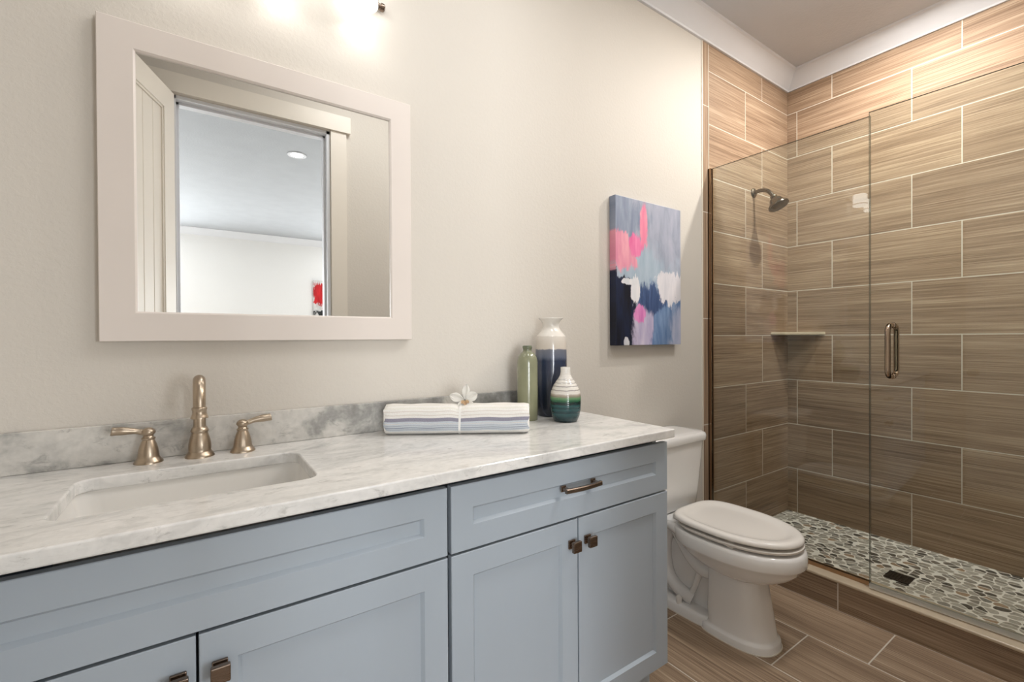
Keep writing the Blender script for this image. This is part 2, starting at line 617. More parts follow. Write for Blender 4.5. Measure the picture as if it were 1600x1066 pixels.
def part(name, bm, mat, parent, local=False, label=None, **kw):
    """child mesh; bm is given in world space unless local"""
    root = parent
    while root.parent:
        root = root.parent
    if not local:
        bmesh.ops.translate(bm, verts=list(bm.verts), vec=-ROOTLOC[root])
    o = finish(name, bm, mat, **kw)
    o.parent = parent
    if label:
        o['label'] = label
    return o


def B():
    return bmesh.new()


# ------------------------------------------------------------------ room shell
XL, XR = -0.56, 3.3987          # left wall, tiled right wall
YD = -1.56                       # wall with the doorway
ZC = 3.05                        # ceiling
XT = 2.386                       # start of the tiled shower wall
bm = B(); box(bm, XL - 0.1, XR + 0.1, YD - 0.14, 0.1, -0.1, 0.0)
struct('floor', bm, MAT['tile_floor'], smooth=False)
bm = B(); box(bm, XL - 0.1, XR + 0.1, YD - 0.14, 0.1, ZC, ZC + 0.1)
struct('ceiling', bm, MAT['ceiling'], smooth=False)
bm = B(); box(bm, XL - 0.1, XT, 0.0, 0.1, 0.0, ZC)
struct('wall_back', bm, MAT['wall'], smooth=False)
bm = B(); box(bm, XT + 0.062, XR, 0.0, 0.1, 0.0, ZC)
struct('wall_shower_back', bm, MAT['tile_side'], smooth=False)
bm = B(); box(bm, XT, XT + 0.062, -0.001, 0.1, 0.0, ZC)
struct('wall_shower_edge', bm, MAT['tile_strip'], smooth=False)
bm = B(); box(bm, XT + 0.0605, XT + 0.0640, -0.0015, 0.0, 0.14, 2.955)
struct('trim_11', bm, MAT['grout'], smooth=False)
bm = B(); box(bm, XT - 0.009, XT, -0.004, 0.0, 0.0, 2.95)
struct('trim_1', bm, MAT['grout'], smooth=False)
bm = B(); box(bm, XR, XR + 0.1, YD, 0.1, 0.0, ZC)
struct('wall_right', bm, MAT['tile_right'], smooth=False)
bm = B(); box(bm, XL - 0.1, XL, YD, 0.0, 0.0, ZC)
struct('wall_left', bm, MAT['wall'], smooth=False)
# wall with the doorway, opening x -0.115..0.70, z to 2.58
DX0, DX1, DZ = -0.115, 0.695, 2.577
bm = B()
box(bm, XL - 0.1, DX0, YD - 0.12, YD, 0, ZC)
box(bm, DX1, XR + 0.1, YD - 0.12, YD, 0, ZC)
box(bm, DX0, DX1, YD - 0.12, YD, DZ, ZC)
struct('wall_front', bm, MAT['wall'], smooth=False)
# door trim: jamb, casing with wider header
bm = B()
for a, b in ((DX0, DX0 + 0.018), (DX1 - 0.018, DX1)):
    box(bm, a, b, YD - 0.121, YD + 0.001, 0, DZ)
box(bm, DX0, DX1, YD - 0.121, YD + 0.001, DZ - 0.018, DZ)
for a, b in ((DX0 + 0.018, DX0 + 0.03), (DX1 - 0.03, DX1 - 0.018)):
    box(bm, a, b, YD - 0.09, YD - 0.045, 0, DZ - 0.018)
box(bm, DX0 + 0.018, DX1 - 0.018, YD - 0.09, YD - 0.045, DZ - 0.03, DZ - 0.018)
struct('trim_2', bm, MAT['trim'], smooth=False)
bm = B()
box(bm, DX1 + 0.004, DX1 + 0.10, YD, YD + 0.02, 0, DZ + 0.004)
box(bm, DX0 - 0.10, DX0 - 0.004, YD, YD + 0.02, 0, DZ + 0.004)
struct('trim_3', bm, MAT['casing'], smooth=False)
bm = B(); bevbox(bm, DX0 - 0.125, DX1 + 0.125, YD, YD + 0.032, DZ + 0.004, DZ + 0.108, 0.002)
struct('trim_4', bm, MAT['casing'], smooth=False)

# crown moulding of the back and right walls, mitred
prof = [(0.0, 2.949), (0.012, 2.949), (0.016, 2.957), (0.03, 2.972), (0.05, 2.993), (0.072, 3.018), (0.088, 3.036), (0.096, 3.040), (0.100, 3.05), (0.0, 3.05)]
bm = B()
loft(bm, [[Vector((XL + d, -d, z)) for d, z in prof], [Vector((XR - d, -d, z)) for d, z in prof]])
struct('trim_5', bm, MAT['trim'], smooth=False)
bm = B()
loft(bm, [[Vector((XR - d, -d, z)) for d, z in prof], [Vector((XR - d, YD + d, z)) for d, z in prof]])
struct('trim_6', bm, MAT['trim'], smooth=False)
bm = B()
loft(bm, [[Vector((XL + d, YD + d, z)) for d, z in prof], [Vector((XR - d, YD + d, z)) for d, z in prof]])
struct('trim_7', bm, MAT['trim'], smooth=False)
# baseboard behind the toilet
bm = B(); bevbox(bm, 1.34, XT - 0.01, -0.014, 0.0, 0.0, 0.13, 0.003)
struct('baseboard_back', bm, MAT['trim'], smooth=False)

# shower floor and curb
SF = 0.033
bm = B(); box(bm, 2.505, XR, YD, 0.0, 0.0, SF)
struct('floor_shower', bm, MAT['pebble'], smooth=False)
bm = B(); box(bm, 2.385, 2.505, YD, -0.001, 0.0, 0.127)
struct('trim_8', bm, MAT['tile_curb'], smooth=False)
bm = B(); bevbox(bm, 2.380, 2.508, YD, -0.002, 0.127, 0.142, 0.005, 3)
struct('trim_9', bm, MAT['cream'], angle=60)

# bedroom seen through the doorway in the mirror
BY0, BY1, BX0, BX1 = -7.45, YD - 0.12, -2.2, 4.6
bm = B(); box(bm, BX0, BX1, BY0 - 0.1, BY1 - 0.02, -0.1, 0.0)
struct('floor_bedroom', bm, plain('bedroom_carpet', rgb(176, 166, 152), 0.9, bump=0.3, bscale=200), smooth=False)
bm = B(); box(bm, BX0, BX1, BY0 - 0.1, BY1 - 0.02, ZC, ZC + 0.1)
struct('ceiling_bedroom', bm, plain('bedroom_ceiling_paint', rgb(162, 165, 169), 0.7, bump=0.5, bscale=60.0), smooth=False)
bm = B(); box(bm, BX0, BX1, BY0 - 0.1, BY0, 0, ZC)
struct('wall_bedroom_far', bm, MAT['bed_wall'], smooth=False)
bm = B(); box(bm, BX0 - 0.1, BX0, BY0 - 0.1, BY1, 0, ZC)
struct('wall_bedroom_left', bm, MAT['bed_wall'], smooth=False)
bm = B(); box(bm, BX1, BX1 + 0.1, BY0 - 0.1, BY1, 0, ZC)
struct('wall_bedroom_right', bm, MAT['bed_wall'], smooth=False)
bm = B()
loft(bm, [[Vector((BX0, BY0 + d, z)) for d, z in prof], [Vector((BX1, BY0 + d, z)) for d, z in prof]])
struct('trim_10', bm, MAT['trim'], smooth=False)

# door leaf, hinged at the left jamb and swung into the bathroom
door = bpy.data.objects.new('door_1', None)
COL.objects.link(door)
door['kind'] = 'structure'
door.location = (DX0 - 0.004, YD + 0.038, 0.0)
door.rotation_euler = (0, 0, math.radians(111.0))
ROOTLOC[door] = Vector((0, 0, 0))
bm = B()
W, H, TH = 0.75, 2.56, 0.036
S = 0.105
for y0, y1 in ((-TH / 2, TH / 2),):
    box(bm, 0, S, y0, y1, 0.008, H)
    box(bm, W - S, W, y0, y1, 0.008, H)
    box(bm, S, W - S, y0, y1, H - 0.115, H)
    box(bm, S, W - S, y0, y1, 0.008, 0.22)
    box(bm, S, W - S, y0, y1, 1.0, 1.12)
part('door_frame', bm, MAT['casing'], door, local=True, smooth=False)
bm = B()
for z0, z1 in ((0.22, 1.0), (1.12, H - 0.115)):
    npl = 6
    wpl = (W - 2 * S) / npl
    for k in range(npl):
        bevbox(bm, S + k * wpl, S + (k + 1) * wpl, -0.008, 0.008, z0, z1, 0.004, 1)
    for y in (-1, 1):
        for a, b in ((S, S + 0.012), (W - S - 0.012, W - S)):
            box(bm, a, b, min(y * 0.008, y * 0.014), max(y * 0.008, y * 0.014), z0, z1)
        box(bm, S, W - S, min(y * 0.008, y * 0.014), max(y * 0.008, y * 0.014), z1 - 0.012, z1)
part('door_panel', bm, MAT['casing'], door, local=True, smooth=False)
for sgn in (-1, 1):
    bm = B()
    lathe(bm, [(0.03, 0), (0.03, 0.006), (0.011, 0.01), (0.011, 0.035), (0.026, 0.042), (0.028, 0.055), (0.02, 0.065), (0, 0.066)], (W - 0.06, sgn * TH / 2, 0.95), (0, sgn, 0), 24)
    part('door_knob', bm, MAT['nickel'], door, local=True)

# ------------------------------------------------------------------ vanity cabinets
YF = -0.548            # plane of the door fronts
YB = -0.500            # face of the carcass


def shaker(bm, x0, x1, z0, z1, st=0.06, th=0.019, dep=0.009, slope=0.007):
    def ring(a, y):
        return [Vector((x0 + a, y, z0 + a)), Vector((x1 - a, y, z0 + a)), Vector((x1 - a, y, z1 - a)), Vector((x0 + a, y, z1 - a))]
    loft(bm, [ring(0, YF + th), ring(0, YF + 0.0015), ring(0.0015, YF), ring(st, YF), ring(st + slope, YF + dep)])


def knob(parent, x, z):
    bm = B()
    bevbox(bm, x - 0.0125, x + 0.0125, YF - 0.006, YF, z - 0.0125, z + 0.0125, 0.0018)
    bevbox(bm, x - 0.0065, x + 0.0065, YF - 0.022, YF - 0.005, z - 0.0065, z + 0.0065, 0.001)
    bevbox(bm, x - 0.0155, x + 0.0155, YF - 0.031, YF - 0.020, z - 0.0155, z + 0.0155, 0.0025)
    return part('knob', bm, MAT['bronze'], parent, smooth=False, label='square antique nickel knob')


def cabinet(name, label, x0, x1, mid, right_pull, loc):
    r = thing(name, label, 'cabinet', loc)
    bm = B()
    tk = 0.018
    box(bm, x0, x0 + tk, -0.44 if right_pull else YB, -0.005, 0.11, 0.9085)
    box(bm, x1 - tk, x1, YB if right_pull else -0.44, -0.005, 0.11, 0.9085)
    box(bm, x0 + tk, x1 - tk, -0.018, -0.005, 0.11, 0.9085)
    box(bm, x0 + tk, x1 - tk, YB, -0.018, 0.11, 0.128)
    part('body', bm, MAT['cabinet'], r, smooth=False)
    bm = B()
    box(bm, x0 + (0 if right_pull else 0.0), x1 - (0.012 if right_pull else 0), -0.478, -0.02, 0.0, 0.11)
    part('toe_kick', bm, MAT['cabinet'], r, smooth=False)
    g = 0.0045
    bm = B()
    shaker(bm, x0 + g, x1 - (g if not right_pull else 0.0005), 0.7265, 0.8905)
    dr = part('drawer' if right_pull else 'false_drawer_front', bm, MAT['cabinet'], r, smooth=False)
    for a, b, kx in ((x0 + g, mid - 0.0022, mid - 0.028), (mid + 0.0022, x1 - (g if not right_pull else 0.0005), mid + 0.034)):
        bm = B()
        shaker(bm, a, b, 0.125, 0.7205)
        d = part('door', bm, MAT['cabinet'], r, smooth=False)
        knob(d, kx, 0.653)
    if right_pull:
        bm = B()
        for hx in (0.853, 0.969):
            bevbox(bm, hx - 0.009, hx + 0.009, YF - 0.004, YF, 0.810, 0.828, 0.0015)
            bevbox(bm, hx - 0.0055, hx + 0.0055, YF - 0.026, YF - 0.003, 0.8135, 0.8245, 0.0015)
        pts = []
        loops = []
        for k in range(13):
            u = k / 12
            x = 0.842 + u * 0.138
            bow = 0.006 * math.sin(PI * u)
            yy = YF - 0.026 - bow
            loops.append([Vector((x, yy + 0.005, 0.8125)), Vector((x, yy + 0.005, 0.8255)), Vector((x, yy - 0.003, 0.8255)), Vector((x, yy - 0.005, 0.8235)), Vector((x, yy - 0.005, 0.8145)), Vector((x, yy - 0.003, 0.8125))])
        loft(bm, loops)
        part('handle', bm, MAT['bronze'], dr, smooth=False, label='antique nickel bar pull')
    return r


cabinet('sink_cabinet', 'blue-grey shaker sink cabinet below the basin, wide plain false drawer front', -0.508, 0.4925, -0.008, False, (-0.008, -0.27, 0))
cabinet('drawer_cabinet', 'blue-grey shaker cabinet beside the toilet with a bar-pull drawer', 0.4935, 1.325, 0.9105, True, (0.909, -0.27, 0))

# countertop with an undermount cut-out, backsplash
ct = thing('countertop', 'long white marble countertop with grey veins on top of the vanity cabinets', 'countertop', (0.38, -0.29, 0.908))
CX0, CX1, CY0, CY1, CZ0, CZ1 = -0.54, 1.333, -0.574, 0.0, 0.909, 0.938
SX0, SX1, SY0, SY1 = -0.226, 0.220, -0.440, -0.152
bm = B()
outer = [Vector((CX0, CY0, CZ1)), Vector((CX1, CY0, CZ1)), Vector((CX1, CY1, CZ1)), Vector((CX0, CY1, CZ1))]
inner = rrect(SX0, SX1, SY0, SY1, 0.035, CZ1)
edges = []
for lp in (outer, inner):
    vs = [bm.verts.new(p) for p in lp]
    for i in range(len(vs)):
        edges.append(bm.edges.new((vs[i], vs[(i + 1) % len(vs)])))
bmesh.ops.triangle_fill(bm, edges=edges, use_beauty=True)
top_faces = list(bm.faces)
ret = bmesh.ops.extrude_face_region(bm, geom=top_faces)
bmesh.ops.translate(bm, verts=[v for v in ret['geom'] if isinstance(v, bmesh.types.BMVert)], vec=(0, 0, CZ0 - CZ1))
part('slab', bm, MAT['marble_top'], ct, smooth=False, bevel=0.004, seg=3)
bm = B(); box(bm, CX0, CX1 - 0.015, -0.019, -0.0005, CZ1 + 0.0002, 1.0365)
o = finish('backsplash', bm, MAT['marble_splash'], smooth=False, bevel=0.002)
tag(o, 'low grey-veined marble backsplash strip along the wall behind the faucet', 'backsplash')

# basin
sk = thing('sink', 'white rectangular undermount sink sunk into the marble top', 'sink', (-0.003, -0.296, 0.75))
bm = B()
e = 0.006
loops = [rrect(SX0 - 0.03, SX1 + 0.03, SY0 - 0.03, SY1 + 0.03, 0.05, CZ0 - 0.001),
         rrect(SX0 - e, SX1 + e, SY0 - e, SY1 + e, 0.04, CZ0 - 0.001),
         rrect(SX0 - e, SX1 + e, SY0 - e, SY1 + e, 0.04, CZ0 - 0.008),
         rrect(SX0 + 0.008, SX1 - 0.008, SY0 + 0.006, SY1 - 0.006, 0.04, 0.83),
         rrect(SX0 + 0.022, SX1 - 0.022, SY0 + 0.018, SY1 - 0.018, 0.045, 0.79),
         rrect(SX0 + 0.05, SX1 - 0.05, SY0 + 0.045, SY1 - 0.045, 0.05, 0.772),
         rrect(SX0 + 0.18, SX1 - 0.18, SY0 + 0.11, SY1 - 0.11, 0.03, 0.766)]
loft(bm, loops, False, True)
part('basin', bm, MAT['basin'], sk, angle=60)
bm = B(); lathe(bm, [(0.022, 0.7665), (0.022, 0.769), (0.016, 0.770), (0.0, 0.7695)], (-0.003, -0.296, 0), (0, 0, 1), 24)
part('drain', bm, MAT['nickel'], sk)

# ------------------------------------------------------------------ faucet
fa = thing('faucet', 'brushed nickel gooseneck faucet with two lever handles behind the sink', 'faucet', (-0.002, -0.062, CZ1))
bm = B()
lathe(bm, [(0.0335, 0.0), (0.0335, 0.003), (0.031, 0.008), (0.0275, 0.012), (0.0255, 0.016), (0.0262, 0.022), (0.0256, 0.034), (0.0236, 0.046), (0.0205, 0.056), (0.0184, 0.063), (0.0184, 0.065), (0.0205, 0.067), (0.0205, 0.071), (0.0188, 0.074), (0.0172, 0.078), (0.0145, 0.080), (0.0138, 0.125)], (-0.002, -0.058, CZ1), n=40)
pts = [(-0.002, -0.058, CZ1 + 0.115)]
Rb = 0.056
zc = CZ1 + 0.152
for k in range(0, 13):
    a = PI * k / 12 * 1.02
    pts.append((-0.002, -0.058 - Rb + Rb * math.cos(a), zc + Rb * math.sin(a)))
pts.append((-0.002, -0.058 - 2 * Rb, zc - 0.012))
tube(bm, smooth_path(pts, 3), [0.0138, 0.0138, 0.0138, 0.0138, 0.0135, 0.0132], n=24)
lathe(bm, [(0.0135, 0.0), (0.0162, -0.002), (0.0162, -0.006), (0.015, -0.009), (0.0152, -0.016), (0.0168, -0.022), (0.0185, -0.025), (0.0185, -0.028), (0.012, -0.028), (0.012, -0.02)], (-0.002, -0.058 - 2 * Rb, zc - 0.006), n=32)
part('spout', bm, MAT['nickel'], fa, angle=50)
for hx, hy, sgn, lift in ((-0.110, -0.055, -1, 0.010), (0.097, -0.060, 1, 0.010)):
    bm = B()
    lathe(bm, [(0.0305, 0.0), (0.0305, 0.003), (0.0285, 0.007), (0.0245, 0.012), (0.0228, 0.016), (0.0222, 0.022), (0.0205, 0.034), (0.0172, 0.046), (0.0138, 0.055), (0.0125, 0.058), (0.0145, 0.060), (0.0145, 0.063), (0.0115, 0.065), (0.0105, 0.069), (0.0135, 0.073), (0.0155, 0.077), (0.0135, 0.083), (0.007, 0.088), (0.0, 0.089)], (hx, hy, CZ1), n=36)
    h = part('handle', bm, MAT['nickel'], fa, angle=50)
    bm = B()
    dxy = Vector((sgn * 0.97, 0.10 if sgn > 0 else -0.05, 0))
    p0 = Vector((hx, hy, CZ1 + 0.077))
    pts = [p0 + dxy * d + Vector((0, 0, zz + lift * d / 0.07)) for d, zz in ((0.0, 0.0), (0.014, 0.0), (0.028, 0.002), (0.045, 0.002), (0.060, 0.001), (0.070, 0.0), (0.0735, 0.0))]
    tube(bm, smooth_path(pts, 4), [0.009, 0.0075, 0.0066, 0.0085, 0.0104, 0.0100, 0.0106, 0.0102], n=20)
    part('lever', bm, MAT['nickel'], h, angle=50)

# ------------------------------------------------------------------ mirror
mr = thing('wall_mirror', 'large white framed mirror above the vanity sink', 'mirror', (0.203, -0.012, 1.246))
mx0, mx1, mz0, mz1 = -0.2065, 0.613, 1.247, 2.066
ix0, ix1, iz0, iz1 = -0.131, 0.539, 1.324, 1.994
YM = -0.025
bm = B()


def rr4(x0, x1, z0, z1, y):
    return [Vector((x0, y, z0)), Vector((x1, y, z0)), Vector((x1, y, z1)), Vector((x0, y, z1))]


loft(bm, [rr4(mx0, mx1, mz0, mz1, -0.001), rr4(mx0, mx1, mz0, mz1, YM + 0.0015), rr4(mx0 + 0.0015, mx1 - 0.0015, mz0 + 0.0015, mz1 - 0.0015, YM),
          rr4(ix0 - 0.0045, ix1 + 0.0045, iz0 - 0.0045, iz1 + 0.0045, YM), rr4(ix0, ix1, iz0, iz1, YM + 0.0045), rr4(ix0, ix1, iz0, iz1, -0.001)], False, False)
for ax, az, bx, bz in ((mx0, mz0, ix0, iz0), (mx1, mz0, ix1, iz0), (mx1, mz1, ix1, iz1), (mx0, mz1, ix0, iz1)):
    pass
part('frame', bm, MAT['mirror_frame'], mr, smooth=False)
bm = B(); box(bm, ix0 - 0.004, ix1 + 0.004, -0.016, -0.004, iz0 - 0.004, iz1 + 0.004)
part('mirror_glass', bm, MAT['mirror'], mr, smooth=False)

# ------------------------------------------------------------------ vanity light
vl = thing('vanity_light', 'nickel three-shade bar light fixture on the wall above the mirror', 'wall light', (0.2, 0.0, 2.36))
bm = B(); lathe(bm, [(0.075, 0.0), (0.075, 0.005), (0.068, 0.010), (0.03, 0.013), (0.0, 0.0135)], (0.215, 0, 2.405), (0, -1, 0), 48)
part('backplate', bm, MAT['chrome'], vl)
bm = B(); tube(bm, [(-0.09, -0.020, 2.368), (0.515, -0.020, 2.368)], 0.0065, 16)
part('crossbar', bm, MAT['chrome'], vl)
for ex, sg in ((-0.09, -1), (0.515, 1)):
    bm = B(); lathe(bm, [(0.008, -0.022), (0.012, -0.020), (0.012, -0.013), (0.0095, -0.011), (0.0095, -0.005), (0.013, -0.003), (0.013, 0.006), (0.009, 0.010), (0.0, 0.011)], (ex, -0.020, 2.368), (sg, 0, 0), 20)
    part('finial', bm, MAT['bronze'], vl)
for sx in (-0.03, 0.2, 0.435):
    SY = -0.076
    bm = B()
    lathe(bm, [(0.045, 2.312), (0.047, 2.314), (0.047, 2.405), (0.045, 2.407), (0.042, 2.405), (0.042, 2.314)], (sx, SY, 0), n=40, cap0=False, cap1=False)
    bm.verts.ensure_lookup_table()
    n = 40
    for i in range(n):
        j = (i + 1) % n
        bm.faces.new((bm.verts[5 * n + i], bm.verts[5 * n + j], bm.verts[j], bm.verts[i]))
    sh = part('shade', bm, MAT['shade'], vl, label='lit white glass shade')
    bm = B(); lathe(bm, [(0.0473, 2.326), (0.0484, 2.327), (0.0484, 2.331), (0.0473, 2.332)], (sx, SY, 0), n=40, cap0=False, cap1=False)
    part('ring', bm, MAT['bronze'], sh)
    ld = bpy.data.lights.new('vanity_bulb', 'POINT')
    ld.energy = 1.0
    ld.color = (1.0, 0.965, 0.92)
    ld.shadow_soft_size = 0.025
    lo = bpy.data.objects.new('vanity_bulb', ld)
    COL.objects.link(lo)
    lo.location = (sx, SY, 2.365)

# ------------------------------------------------------------------ painting on the wall by the toilet
PX0, PX1, PZ0, PZ1 = 1.624, 2.124, 1.212, 1.927
lav = [(0.25, rgb(132, 140, 158)), (0.5, rgb(168, 172, 188)), (0.75, rgb(190, 190, 203))]
L_ = [
    (0.10, 0.85, 0.30, 0.22, 0.8, 0.30, rgb(120, 132, 155), rgb(150, 160, 178), 0.85),
    (0.45, 0.52, 0.42, 0.16, 0.8, 0.35, rgb(158, 178, 194), rgb(178, 193, 206), 0.9),
    (0.10, 0.62, 0.22, 0.12, 1.0, 0.10, rgb(220, 138, 164), rgb(238, 168, 182), 1.0),
    (0.30, 0.69, 0.10, 0.09, 1.0, 0.12, rgb(226, 104, 156), rgb(240, 140, 180), 1.0),
    (0.40, 0.82, 0.055, 0.15, 0.9, 0.15, rgb(232, 118, 156), rgb(246, 160, 176), 0.95),
    (0.70, 0.18, 0.34, 0.24, 0.7, 0.25, rgb(82, 112, 156), rgb(128, 152, 186), 1.0),
    (0.52, 0.31, 0.22, 0.11, 1.0, 0.15, rgb(44, 62, 100), rgb(76, 98, 140), 1.0),
    (0.03, 0.24, 0.33, 0.30, 0.7, 0.06, rgb(14, 17, 30), rgb(28, 38, 66), 1.0),
    (0.95, 0.12, 0.14, 0.20, 0.9, 0.30, rgb(158, 168, 196), rgb(184, 186, 206), 0.9),
    (0.40, 0.09, 0.15, 0.13, 1.0, 0.20, rgb(176, 166, 196), rgb(206, 196, 214), 0.95),
    (0.34, 0.22, 0.09, 0.065, 0.9, 0.12, rgb(206, 116, 178), rgb(228, 150, 200), 1.0),
    (0.28, 0.38, 0.075, 0.085, 1.1, 0.06, rgb(220, 220, 224), rgb(232, 230, 232), 1.0),
    (0.17, 0.43, 0.10, 0.022, 0.9, 0.08, rgb(216, 218, 222), rgb(230, 228, 230), 1.0),
    (0.85, 0.41, 0.21, 0.125, 1.0, 0.06, rgb(212, 210, 216), rgb(228, 224, 228), 1.0),
    (0.14, 0.02, 0.05, 0.035, 1.2, 0.1, rgb(200, 202, 210), rgb(226, 224, 228), 0.9),
]
bm = B(); bevbox(bm, PX0, PX1, -0.040, -0.001, PZ0, PZ1, 0.002, 2)
o = finish('canvas_painting', bm, layered_paint('abstract_canvas', PX0, PX1 - PX0, PZ0, PZ1 - PZ0, lav, L_), smooth=False)
tag(o, 'abstract pink, navy and pale blue canvas on the wall above the toilet', 'painting')

# painting in the bedroom, seen in the mirror
L2 = [
    (0.25, 0.62, 0.30, 0.32, 0.9, 0.08, rgb(170, 14, 24), rgb(206, 30, 36), 1.0),
    (0.55, 0.40, 0.25, 0.10, 1.2, 0.1, rgb(120, 118, 116), rgb(60, 58, 58), 0.9),
    (0.50, 0.08, 0.60, 0.12, 1.0, 0.08, rgb(14, 14, 16), rgb(46, 50, 50), 1.0),
    (0.70, 0.85, 0.30, 0.10, 1.2, 0.15, rgb(90, 90, 92), rgb(150, 150, 150), 0.9),
]
bx0 = 1.725
bm = B(); bevbox(bm, bx0, bx0 + 0.62, BY0 + 0.001, BY0 + 0.04, 1.66, 2.33, 0.002, 2)
o = finish('bedroom_painting', bm, layered_paint('abstract_red_canvas', bx0, 0.62, 1.66, 0.67, [(0.3, rgb(180, 178, 176)), (0.7, rgb(226, 224, 222))], L2), smooth=False)
tag(o, 'red, black and white abstract canvas reflected in the mirror, on the far bedroom wall', 'painting')

# recessed bedroom downlight
dl = thing('recessed_downlight', 'round white recessed ceiling light reflected in the mirror', 'ceiling light', (0.797, -3.349, ZC))
bm = B(); lathe(bm, [(0.055, -0.001), (0.085, -0.001), (0.085, -0.006), (0.07, -0.008), (0.055, -0.004)], (0.797, -3.349, ZC), n=36, cap0=False, cap1=False)
part('trim_ring', bm, MAT['trim'], dl)
bm = B(); lathe(bm, [(0.056, -0.001), (0.056, -0.004), (0.0, -0.004)], (0.797, -3.349, ZC), n=32)
part('lens', bm, MAT['lens'], dl)
# recessed shower light above the frame
sl = thing('shower_downlight', 'round white recessed ceiling light over the shower', 'ceiling light', (2.86, -0.74, ZC))
bm = B(); lathe(bm, [(0.055, -0.001), (0.085, -0.001), (0.085, -0.006), (0.07, -0.008), (0.055, -0.004)], (2.86, -0.74, ZC), n=36, cap0=False, cap1=False)
part('trim_ring', bm, MAT['trim'], sl)
bm = B(); lathe(bm, [(0.056, -0.001), (0.056, -0.004), (0.0, -0.004)], (2.86, -0.74, ZC), n=32)
part('lens', bm, MAT['lens'], sl)
area_light('shower_lamp', (2.86, -0.74, ZC - 0.012), (2.86, -0.74, 0), 0.10, 0.10, 24, WARM, 'DISK')

# ------------------------------------------------------------------ vases and towel on the counter
def lathe_thing(name, label, cat, prof, loc, mat, n=64, group='ceramic vases on the counter'):
    bm = B()
    lathe(bm, prof, (0, 0, 0), n=n)
    o = finish(name, bm, mat, angle=45)
    o.location = loc
    tag(o, label, cat, group)
    return o


def glaze(name, stops, wob=0.006, rough=0.12, rib=0.0, interp='LINEAR', scale=1.0):
    t = NT(name)
    v = t.coords()
    xyz = t.sep(v)
    nz = t.noise(v, 35.0, 3.0)
    nb = t.noise(t.comb(t.m('MULTIPLY', xyz[0], 14.0), t.m('MULTIPLY', xyz[1], 14.0), t.m('MULTIPLY', xyz[2], 3.0)), 3.0, 4.0, 0.6)
    z = t.m('DIVIDE', t.m('ADD', xyz[2], t.m('MULTIPLY', t.m('SUBTRACT', nb, 0.5), wob * 2)), scale)
    c = t.ramp(z, stops, interp)
    c = t.mix(0.04, c, t.ramp(nz, [(0.3, rgb(60, 60, 60)), (0.7, rgb(220, 220, 216))]), 'OVERLAY')
    nrm = None
    if rib:
        h = t.m('SINE', t.m('MULTIPLY', xyz[2], rib))
        nrm = t.bump(t.m('ADD', h, nz), 0.12, 0.002)
    else:
        nrm = t.bump(nz, 0.08, 0.002)
    t.bsdf(c, rough, 0, nrm, 0.5, 0.3)
    return t.mat


green = glaze('green_glaze', [(0.0, rgb(130, 130, 102)), (0.5, rgb(140, 141, 114)), (0.9, rgb(134, 136, 111)), (1.0, rgb(92, 101, 80))], 0.01, 0.16, 0, scale=0.283)
lathe_thing('green_bottle_vase', 'slim olive green ceramic bottle vase behind the towel', 'vase',
            [(0.0, 0.0), (0.036, 0.0), (0.039, 0.003), (0.0395, 0.05), (0.0395, 0.215), (0.0385, 0.230), (0.034, 0.243), (0.026, 0.254), (0.019, 0.260), (0.0165, 0.264), (0.0165, 0.271), (0.0185, 0.273), (0.0185, 0.281), (0.0165, 0.283), (0.013, 0.283), (0.013, 0.262), (0.0, 0.255)], (1.032, -0.136, CZ1), green)
tall = glaze('tall_vase_glaze', [(0.0, rgb(28, 34, 48)), (0.25, rgb(36, 44, 62)), (0.46, rgb(54, 62, 82)), (0.565, rgb(46, 56, 80)), (0.60, rgb(98, 106, 124)), (0.675, rgb(116, 119, 132)), (0.685, rgb(208, 199, 188)), (0.81, rgb(214, 207, 198)), (0.815, rgb(226, 221, 213)), (1.0, rgb(230, 226, 219))], 0.007, 0.1, 0, scale=0.392)
lathe_thing('tall_banded_vase', 'tall cream and navy vase with flared neck, tallest of the three', 'vase',
            [(0.0, 0.0), (0.054, 0.0), (0.0575, 0.004), (0.061, 0.06), (0.0635, 0.15), (0.064, 0.22), (0.0625, 0.28), (0.0605, 0.318), (0.059, 0.320), (0.053, 0.327), (0.043, 0.338), (0.0355, 0.349), (0.0325, 0.359), (0.0335, 0.370), (0.0395, 0.381), (0.0465, 0.388), (0.0495, 0.390), (0.0495, 0.393), (0.046, 0.393), (0.036, 0.384), (0.030, 0.370), (0.029, 0.355), (0.04, 0.33), (0.0, 0.31)], (1.172, -0.108, CZ1), tall)
small = glaze('small_vase_glaze', [
    (0.0, rgb(16, 40, 46)), (0.10, rgb(20, 58, 62)), (0.16, rgb(34, 78, 82)), (0.18, rgb(18, 50, 56)), (0.24, rgb(30, 80, 84)), (0.26, rgb(20, 56, 60)), (0.31, rgb(40, 88, 90)),
    (0.335, rgb(18, 38, 42)), (0.37, rgb(24, 50, 46)), (0.40, rgb(50, 104, 74)), (0.45, rgb(108, 146, 106)), (0.475, rgb(140, 132, 118)), (0.51, rgb(182, 172, 160)),
    (0.525, rgb(222, 217, 210)), (0.57, rgb(224, 219, 212)), (0.585, rgb(150, 144, 142)), (0.60, rgb(226, 222, 215)), (0.64, rgb(226, 222, 215)), (0.655, rgb(150, 146, 144)), (0.67, rgb(226, 222, 215)),
    (0.70, rgb(226, 222, 215)), (0.71, rgb(168, 164, 160)), (0.725, rgb(226, 222, 215)), (0.76, rgb(222, 218, 212)), (0.77, rgb(176, 172, 168)), (0.785, rgb(226, 222, 216)), (1.0, rgb(232, 229, 223))], 0.004, 0.12, 900.0, scale=0.203)
